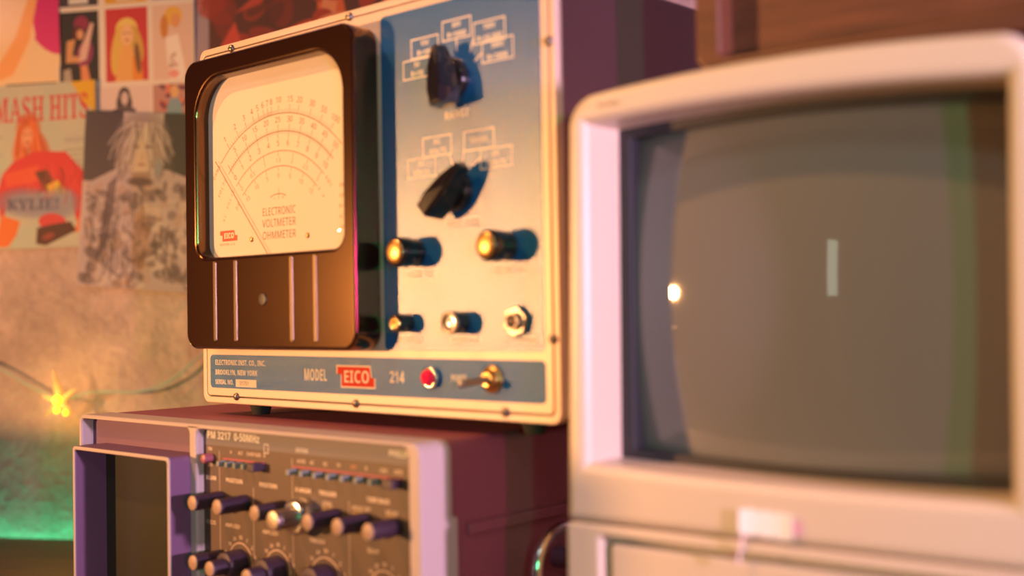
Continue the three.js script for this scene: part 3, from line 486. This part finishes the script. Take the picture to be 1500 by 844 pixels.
  { // shallow domed clear cover
    const g = new THREE.PlaneGeometry(0.1495, 0.1197, 40, 32), p = g.attributes.position;
    for (let i = 0; i < p.count; i++) { const u = p.getX(i) / 0.07475, v = p.getY(i) / 0.05985, e = Math.pow(Math.pow(Math.abs(u), 8) + Math.pow(Math.abs(v), 8), 1 / 8); p.setZ(i, 0.0176 + 0.0016 * Math.sqrt(Math.max(0, 1 - Math.pow(Math.min(1, e), 10))) ); }
    g.translate(0.09875, 0.15565, 0); g.computeVertexNormals(); E('cover_glass', g, M.glass, met); }
  // ---- pointer knobs
  const pointerKnob = (name, x, y, turn) => {
    const kx = E(name, turned(x, y, [[0.0112, 0.0003], [0.0118, 0.0012], [0.0116, 0.0050], [0.0098, 0.0066], [0, 0.0066]], 32), M.knobBlack);
    const sh = new THREE.Shape(); [[-0.0160, -0.0070], [-0.0075, -0.0090], [0.006, -0.0072], [0.0178, -0.0026], [0.0178, 0.0026], [0.006, 0.0072], [-0.0075, 0.0090], [-0.0160, 0.0070]].forEach(([a, b], i) => i ? sh.lineTo(a, b) : sh.moveTo(a, b));
    const g = slab(sh, 0.0055, 0.0190, 0.0016, 3); const p = g.attributes.position;       // grip slopes down to its point and narrows to the top
    for (let i = 0; i < p.count; i++) { const a = p.getX(i), z = p.getZ(i), f = (z - 0.0055) / 0.0135; p.setZ(i, 0.0055 + f * (0.0135 - Math.max(0, a) * 0.26)); p.setY(i, p.getY(i) * (1 - 0.45 * f)); }
    g.computeVertexNormals(); g.rotateZ(turn); g.translate(x, y, 0); E('grip', g, M.knobBlack, kx);
  };
  pointerKnob('range_knob', 0.2450, 0.1868, 1.72); pointerKnob('function_knob', 0.2462, 0.1252, 0.78);
  // ---- round knobs with brass faces
  for (const [x, y] of [[0.2128, 0.0927], [0.2822, 0.0930]]) {
    const kx = E('adjusting_knob', turned(x, y, [[0.0072, 0.0003], [0.0080, 0.0012], [0.0076, 0.0048], [0.0068, 0.0056], [0.0080, 0.0066], [0.0085, 0.0080], [0.0084, 0.0155], [0.0072, 0.0172], [0.0060, 0.0175], [0, 0.0175]], 32), M.knobBlack);
    E('brass_face', turned(x, y, [[0.0068, 0.0172], [0.0064, 0.0180], [0.0036, 0.0187], [0, 0.0189]], 28), M.brass, kx);
  }
  // ---- sockets
  { const a = E('binding_post', turned(0.2052, 0.0528, [[0.0052, 0.0003], [0.0054, 0.0100], [0.0046, 0.0112], [0.0030, 0.0112], [0.0016, 0.0100], [0, 0.0098]], 26), M.knobBlack); E('brass_core', turned(0.2052, 0.0528, [[0.0031, 0.0106], [0.0030, 0.0116], [0.0014, 0.0116], [0.0012, 0.0104], [0, 0.0104]], 20), M.brass, a);
    const b = E('binding_post', turned(0.2482, 0.0527, [[0.0060, 0.0003], [0.0062, 0.0098], [0.0050, 0.0108], [0, 0.0104]], 26), M.knobBlack); E('metal_ring', turned(0.2482, 0.0527, [[0.0063, 0.0092], [0.0062, 0.0112], [0.0050, 0.0116], [0.0044, 0.0104], [0.0030, 0.0100], [0, 0.0100]], 26), M.nickel, b); }
  { const hex = new THREE.Shape(); for (let i = 0; i < 6; i++) { const a = i * Math.PI / 3 + 0.3; i ? hex.lineTo(Math.cos(a) * 0.0085, Math.sin(a) * 0.0085) : hex.moveTo(Math.cos(a) * 0.0085, Math.sin(a) * 0.0085); }
    const hole = new THREE.Path(); hole.absarc(0, 0, 0.0034, 0, Math.PI * 2, true); hex.holes.push(hole);
    const n = E('hex_socket', slab(hex, 0.0003, 0.0038, 0.0007, 2, 14).translate(0.2890, 0.0532, 0), M.nickel); E('collar', turned(0.2890, 0.0532, [[0.0050, 0.0030], [0.0049, 0.0060], [0.0042, 0.0065], [0.0027, 0.0062], [0.0026, 0.0010], [0, 0.0010]], 26), M.nickel, n); E('socket_hole', turned(0.2890, 0.0532, [[0.0026, 0.0012], [0, 0.0013]], 16), M.black, n); }
  { const l = E('pilot_lamp', turned(0.2240, 0.0222, [[0.0062, 0.0003], [0.0064, 0.0024], [0.0058, 0.0036], [0.0046, 0.0036], [0.0044, 0.0022]], 28), M.chrome); E('red_jewel', turned(0.2240, 0.0222, [[0.0047, 0.0020], [0.0046, 0.0046], [0.0036, 0.0062], [0.0018, 0.0070], [0, 0.0072]], 12), M.redJewel, l); l.userData.label = 'red pilot lamp in a chrome ring'; }
  { const t = E('toggle_switch', turned(0.2700, 0.0222, [[0.0075, 0.0003], [0.0076, 0.0012], [0.0066, 0.0020], [0.0046, 0.0022], [0.0044, 0.0050], [0.0034, 0.0058], [0.0020, 0.0050], [0, 0.0050]], 28), M.brass);
    const c = new THREE.CatmullRomCurve3([new THREE.Vector3(0.2700, 0.0222, 0.0040), new THREE.Vector3(0.2672, 0.0215, 0.0115), new THREE.Vector3(0.2648, 0.0208, 0.0180)]), g = new THREE.TubeGeometry(c, 12, 0.0020, 12), tip = new THREE.SphereGeometry(0.0024, 14, 10).translate(0.2647, 0.0208, 0.0182);
    E('lever', mergeGeometries([g, tip]), M.nickel, t); }
  for (const x of [0.035, 0.28]) for (const z of [-0.13, -0.022]) E('foot', new THREE.CylinderGeometry(0.0085, 0.0058, 0.0102, 18).translate(x, EIC[1] + 0.0051, z), M.rubber);
}

// ---------------------------------------------------------------- tube monitor (own coordinates: x right, y up from the bench, z out of the screen)
const MP = [0.3540, BENCH, 0.0428], MT = 3.5 * Math.PI / 180;
const mp = (x, y, z) => [MP[0] + x * Math.cos(MT) + z * Math.sin(MT), MP[1] + y, MP[2] - x * Math.sin(MT) + z * Math.cos(MT)];
const mon = thing('tube_monitor', 'cream plastic tube monitor with a dark grey curved screen', 'monitor', MP, MT);
{
  const S = (n, g, m, p = mon) => mesh(n, g, m, p);
  const MW = 0.2135;
  { const s = new THREE.Shape(); s.moveTo(-0.0005, 0.1268); s.lineTo(MW, 0.1268); s.lineTo(MW - 0.004, 0.3065); s.absarc(MW - 0.0195, 0.3065, 0.0155, 0, Math.PI / 2 - 0.05, false);
    s.quadraticCurveTo(0.108, 0.3300, 0.0195, 0.3222); s.absarc(0.0190, 0.3065, 0.0155, Math.PI / 2 + 0.05, Math.PI, false); s.lineTo(-0.0005, 0.1268);
    const h = new THREE.Path(); h.moveTo(0.0120, 0.1535); h.quadraticCurveTo(0.105, 0.1490, 0.1965, 0.1510); h.lineTo(0.1985, 0.3055); h.quadraticCurveTo(0.105, 0.3145, 0.0138, 0.3085); h.lineTo(0.0120, 0.1535); s.holes.push(h);
    const g = slab(s, -0.0365, 0, 0.0045, 5, 20); S('front_bezel', g, M.plastic); }
  { const s = rrect(-0.0005, 0.008, MW, 0.1262, 0.003); s.holes.push(rrect(0.0180, 0.018, MW - 0.0180, 0.1212, 0.002, THREE.Path)); S('lower_bezel', slab(s, -0.0365, 0, 0.0018, 3, 6), M.plastic); }
  S('seam_bed', box(0.002, 0.010, -0.0360, MW - 0.002, 0.1300, -0.0120), M.plastic);
  const door = S('front_flap', slab(rrect(0.0218, 0.020, MW - 0.0218, 0.1178, 0.002), -0.0125, -0.0030, 0.0016, 3, 6), M.plastic); door.userData.label = 'flap below the screen';
  { const s = rrect(0.0040, 0.1440, MW - 0.0050, 0.3160, 0.01), h = new THREE.Path(); h.moveTo(0.0190, 0.1575); h.quadraticCurveTo(0.105, 0.1535, 0.1925, 0.1555); h.lineTo(0.1940, 0.3015); h.quadraticCurveTo(0.105, 0.3085, 0.0200, 0.3040); h.lineTo(0.0190, 0.1575); s.holes.push(h);
    S('screen_mask', slab(s, -0.0420, -0.0286, 0.0008, 2, 16), M.mask); }
  { // curved screen
    const R = 0.42, cx = 0.1055, cy = 0.2305, zc = -0.0230, g = new THREE.PlaneGeometry(0.198, 0.168, 48, 40), p = g.attributes.position, nn = g.attributes.normal;
    for (let i = 0; i < p.count; i++) { const x = p.getX(i), y = p.getY(i), d = Math.sqrt(R * R - x * x - y * y); p.setXYZ(i, x + cx, y + cy, zc - R + d); nn.setXYZ(i, x / R, y / R, d / R); }
    const scr = S('tube_screen', g, std(lin(0.16, 0.155, 0.145), 0.035, 0, { specularIntensity: 1, ior: 1.55 })); scr.userData.label = 'dark grey curved glass screen'; }
  { // rear housing, tapering
    const ring = [[0.004, 0.318, -0.0364], [0.004, 0.318, -0.11], [0.022, 0.300, -0.19], [0.05, 0.26, -0.25]], V = [], I = [];
    ring.forEach(([i, t, z]) => V.push(i, 0.008, z, MW - i, 0.008, z, MW - i - 0.003, t, z, i + 0.003, t, z));
    for (let k = 0; k < 3; k++) for (let j = 0; j < 4; j++) { const a = k * 4 + j, b = k * 4 + (j + 1) % 4; I.push(a, a + 4, b, b, a + 4, b + 4); }
    I.push(12, 14, 13, 12, 15, 14);
    let g = new THREE.BufferGeometry(); g.setAttribute('position', new THREE.Float32BufferAttribute(V, 3)); g.setIndex(I); g = g.toNonIndexed(); g.computeVertexNormals(); g.setAttribute('uv', new THREE.Float32BufferAttribute(new Float32Array(g.attributes.position.count * 2), 2));
    S('rear_housing', g, std(lin(0.5, 0.46, 0.42), 0.5)); }
  for (const x of [0.03, 0.18]) for (const z of [-0.2, -0.03]) S('foot', new THREE.CylinderGeometry(0.01, 0.009, 0.0090, 16).translate(x, 0.0045, z), M.rubber);
  { // faint name on the top left of the bezel
    const t = canvas(512, 64, (g, w, h) => { g.clearRect(0, 0, w, h); g.fillStyle = '#a06a3c'; g.font = 'bold 50px sans-serif'; g.fillText('ACE  MEDIA', 8, 50, 496); });
    const g = new THREE.PlaneGeometry(0.0215, 0.0029).translate(0.0318, 0.3158, 0.00012); S('name_print', g, std(0xffffff, 0.6, 0, { map: t, transparent: true, alphaTest: 0.35 })); }
  { // torn tape with a hanging thread
    const g = new THREE.BoxGeometry(0.0238, 0.0105, 0.0005, 12, 4, 1), p = g.attributes.position;
    for (let i = 0; i < p.count; i++) { const x = p.getX(i), y = p.getY(i); p.setZ(i, p.getZ(i) + 0.0006 + 0.0008 * Math.pow(Math.abs(x) / 0.0119, 3)); p.setY(i, y + 0.0004 * Math.sin(x * 900 + y * 300)); }
    g.computeVertexNormals(); g.rotateZ(-0.03).translate(0.1005, 0.1346, 0); const tp = S('paper_tape', g, M.tape); tp.userData.label = 'torn piece of white tape';
    S('tape_end', box(0.1120, 0.1310, 0.0003, 0.1158, 0.1372, 0.0009, 0.0002), std(lin(0.62, 0.3, 0.32), 0.7), tp);
    S('thread', tube([[0.0902, 0.1300, 0.0009], [0.0897, 0.1262, 0.0014], [0.0882, 0.1215, 0.0006], [0.0874, 0.1168, 0.0002]], 0.0006, 16, 6), std(lin(0.75, 0.6, 0.58), 0.7), tp); }
}
// ---------------------------------------------------------------- brown cabinet on top of the monitor
{
  const d = thing('brown_cabinet', 'brown wooden cabinet with a recessed front resting on the tube monitor', 'cabinet', mp(0.15, 0.3275, -0.056), MT);
  const wood = noiseTex(256, [[6, 1], [30, 1], [90, 0.6]], v => { const k = 0.7 + 0.6 * v; return [92 * k, 54 * k, 33 * k]; }, true); wood.repeat.set(0.5, 6);
  const wm = std(0xffffff, 0.45, 0, { map: wood });
  const x0 = -0.095, x1 = 0.105, y0 = 0.0005, y1 = 0.115, c = 0.0075;
  const s = new THREE.Shape(); [[x0 + c, y0], [x1 - c, y0], [x1, y0 + c], [x1, y1 - c], [x1 - c, y1], [x0 + c, y1], [x0, y1 - c], [x0, y0 + c]].forEach(([a, b], i) => i ? s.lineTo(a, b) : s.moveTo(a, b));
  s.holes.push(rrect(x0 + 0.0125, y0 + 0.0075, x1 - 0.0125, y1 - 0.009, 0.003, THREE.Path));
  mesh('front_surround', slab(s, -0.01, 0.026, 0.0018, 3), wm, d);
  mesh('front_panel', box(x0 + 0.006, y0 + 0.004, 0.006, x1 - 0.006, y1 - 0.005, 0.0135), wm, d);
  mesh('cabinet_body', box(x0 + 0.002, y0 + 0.0025, -0.13, x1 - 0.002, y1 - 0.002, 0.004, 0.004), wm, d);
}

// ---------------------------------------------------------------- things outside the frame, placed to shade the wall and the monitor's corner
{
  const b = thing('unseen_box', 'unseen cardboard box on the bench, placed to shade the lower wall', 'box', [-0.62, BENCH, 0.36], 0.15);
  const card = std(lin(0.36, 0.25, 0.15), 0.85);
  mesh('carton', box(-0.2, 0, -0.06, 0.2, 0.165, 0.06, 0.002), card, b);
  for (const z of [-0.031, 0.031]) mesh('flap', box(-0.199, 0.1652, z - 0.0295, 0.199, 0.1675, z + 0.0295), card, b);
}
{
  const c = thing('unseen_can', 'unseen slim can on the bench, placed to shade the monitor corner', 'can', [0.069, BENCH, 0.33]);
  mesh('can_body', lathe([[0, 0], [0.017, 0], [0.018, 0.003], [0.018, 0.135], [0.0165, 0.141]], 28), M.nickel, c);
  mesh('cap', lathe([[0.0168, 0.139], [0.0175, 0.141], [0.0175, 0.178], [0.016, 0.181], [0, 0.181]], 28), std(lin(0.3, 0.05, 0.04), 0.4), c);
}
// ---------------------------------------------------------------- lamps
function bulb(parent, L, dim) {
  mesh('glowing_bulb', new THREE.SphereGeometry(L.r, 24, 16).translate(0, L.at[1] - parent.position.y, 0), std(lin(0.9, 0.9, 0.9), 0.4, 0, { emissive: L.color, emissiveIntensity: dim }), parent);
  const p = new THREE.PointLight(L.color, L.cd); p.position.set(...L.at); p.castShadow = true; p.shadow.radius = L.r / 0.02; scene.add(p);
}
function standLamp(key, name, label, dim) {
  const L = LAMPS[key], t = thing(name, label, 'lamp', [L.at[0], FLOOR, L.at[2]]), h = L.at[1] - FLOOR - L.r;
  mesh('base', lathe([[0, 0], [0.12, 0], [0.12, 0.012], [0.02, 0.02], [0.012, 0.03]], 32), M.black, t);
  mesh('pole', lathe([[0.009, 0.015], [0.009, h - 0.03]], 14), M.nickel, t);
  mesh('socket', lathe([[0.009, h - 0.03], [0.014, h - 0.026], [0.014, h + 0.002], [0, h + 0.002]], 18), M.black, t);
  bulb(t, L, dim);
}
function hungLamp(key, name, label, dim) {
  const L = LAMPS[key], t = thing(name, label, 'lamp', [L.at[0], CEIL, L.at[2]]), h = L.at[1] - CEIL + L.r;
  mesh('ceiling_rose', lathe([[0, 0], [0.045, 0], [0.04, -0.015], [0, -0.02]].reverse(), 24), M.black, t);
  mesh('flex', new THREE.CylinderGeometry(0.003, 0.003, -h, 8).translate(0, h / 2, 0), M.black, t);
  mesh('socket', new THREE.CylinderGeometry(0.012, 0.015, 0.03, 16).translate(0, h + 0.012, 0), M.black, t);
  bulb(t, L, dim);
}
{ // unseen floor lamp, heads placed to light the meter and the poster wall
  const t = thing('unseen_floor_lamp', 'unseen floor lamp with two warm spot heads facing meter and wall', 'lamp', [-0.66, FLOOR, 1.1]);
  mesh('base', lathe([[0, 0], [0.13, 0], [0.13, 0.012], [0.02, 0.02], [0.012, 0.03]], 32), M.black, t);
  mesh('pole', lathe([[0.010, 0.015], [0.010, 1.03], [0, 1.032]], 14), M.nickel, t);
  for (const S of SPOTS) {
    const at = new THREE.Vector3(...S.at), dir = new THREE.Vector3(...S.aim).sub(at).normalize(), q = new THREE.Quaternion().setFromUnitVectors(new THREE.Vector3(0, 1, 0), dir);
    const local = g => g.applyQuaternion(q).translate(at.x - t.position.x, at.y - t.position.y, at.z - t.position.z);
    const head = mesh('spot_head', local(lathe([[0, -0.085], [0.016, -0.082], [0.02, -0.05], [0.036, -0.008], [0.034, -0.008], [0.018, -0.05], [0, -0.075]], 28)), M.black, t);
    mesh('glowing_bulb', local(new THREE.SphereGeometry(0.026, 20, 14).translate(0, -0.03, 0)), std(lin(0.9, 0.9, 0.9), 0.4, 0, { emissive: WARM, emissiveIntensity: 14 }), head);
    const b = at.clone().addScaledVector(dir, -0.08).sub(t.position); mesh('arm', tube([[0, b.y - 0.05, 0], [b.x * 0.5, b.y - 0.03, b.z * 0.5], [b.x, b.y, b.z]], 0.006, 12, 8), M.nickel, t);
    const l = new THREE.SpotLight(WARM, S.cd, 0, S.angle * Math.PI / 180, S.soft); l.position.copy(at).addScaledVector(dir, 0.002); l.target.position.set(...S.aim); l.castShadow = true; l.shadow.radius = 1.3; scene.add(l, l.target);
  }
}
{ // unseen pendant with a tilted metal shade, placed to light the upper edges
  const t = thing('unseen_pendant_lamp', 'unseen pendant lamp with a tilted black shade, lighting the bench from above', 'lamp', [PENDANT.at[0], CEIL, PENDANT.at[2]]);
  const at = new THREE.Vector3(...PENDANT.at), dir = new THREE.Vector3(...PENDANT.aim).sub(at).normalize(), q = new THREE.Quaternion().setFromUnitVectors(new THREE.Vector3(0, 1, 0), dir);
  const local = g => g.applyQuaternion(q).translate(0, at.y - CEIL, 0), back = dir.clone().multiplyScalar(-0.11);
  mesh('ceiling_rose', lathe([[0, -0.02], [0.04, -0.015], [0.045, 0], [0, 0]], 24), M.black, t);
  mesh('flex', tube([[0, 0, 0], [back.x * 0.3, (at.y - CEIL) * 0.4, back.z * 0.3], [back.x, at.y - CEIL + back.y, back.z]], 0.003, 14, 8), M.black, t);
  const shade = mesh('shade', local(lathe([[0, -0.115], [0.02, -0.112], [0.03, -0.08], [0.07, -0.006], [0.068, -0.006], [0.027, -0.08], [0, -0.1]], 32)), M.black, t);
  mesh('glowing_bulb', local(new THREE.SphereGeometry(0.03, 20, 14).translate(0, -0.038, 0)), std(lin(0.9, 0.9, 0.9), 0.4, 0, { emissive: WARM, emissiveIntensity: 10 }), shade);
  const l = new THREE.SpotLight(WARM, PENDANT.cd, 0, PENDANT.angle * Math.PI / 180, PENDANT.soft); l.position.copy(at).addScaledVector(dir, 0.002); l.target.position.set(...PENDANT.aim); l.castShadow = true; l.shadow.radius = 1.5; scene.add(l, l.target);
}
standLamp('pink', 'unseen_stand_lamp', 'unseen stand lamp with a pale pink bulb right of the monitor', 8);  // out of view, placed to light the faces turned right
standLamp('magenta', 'unseen_stand_lamp', 'unseen stand lamp with a magenta bulb right of the monitor', 6);  // out of view, puts the magenta on scope and meter sides
standLamp('green', 'unseen_stand_lamp', 'unseen stand lamp with a green bulb behind the magenta one', 5);  // out of view, lights the strips that the magenta misses
hungLamp('fillLamp', 'added_fill_lamp', 'added pale fill lamp hanging from the ceiling, out of view', 1.2);  // added fill light, lifts the shadows on meter and monitor

renderer.render(scene, camera);
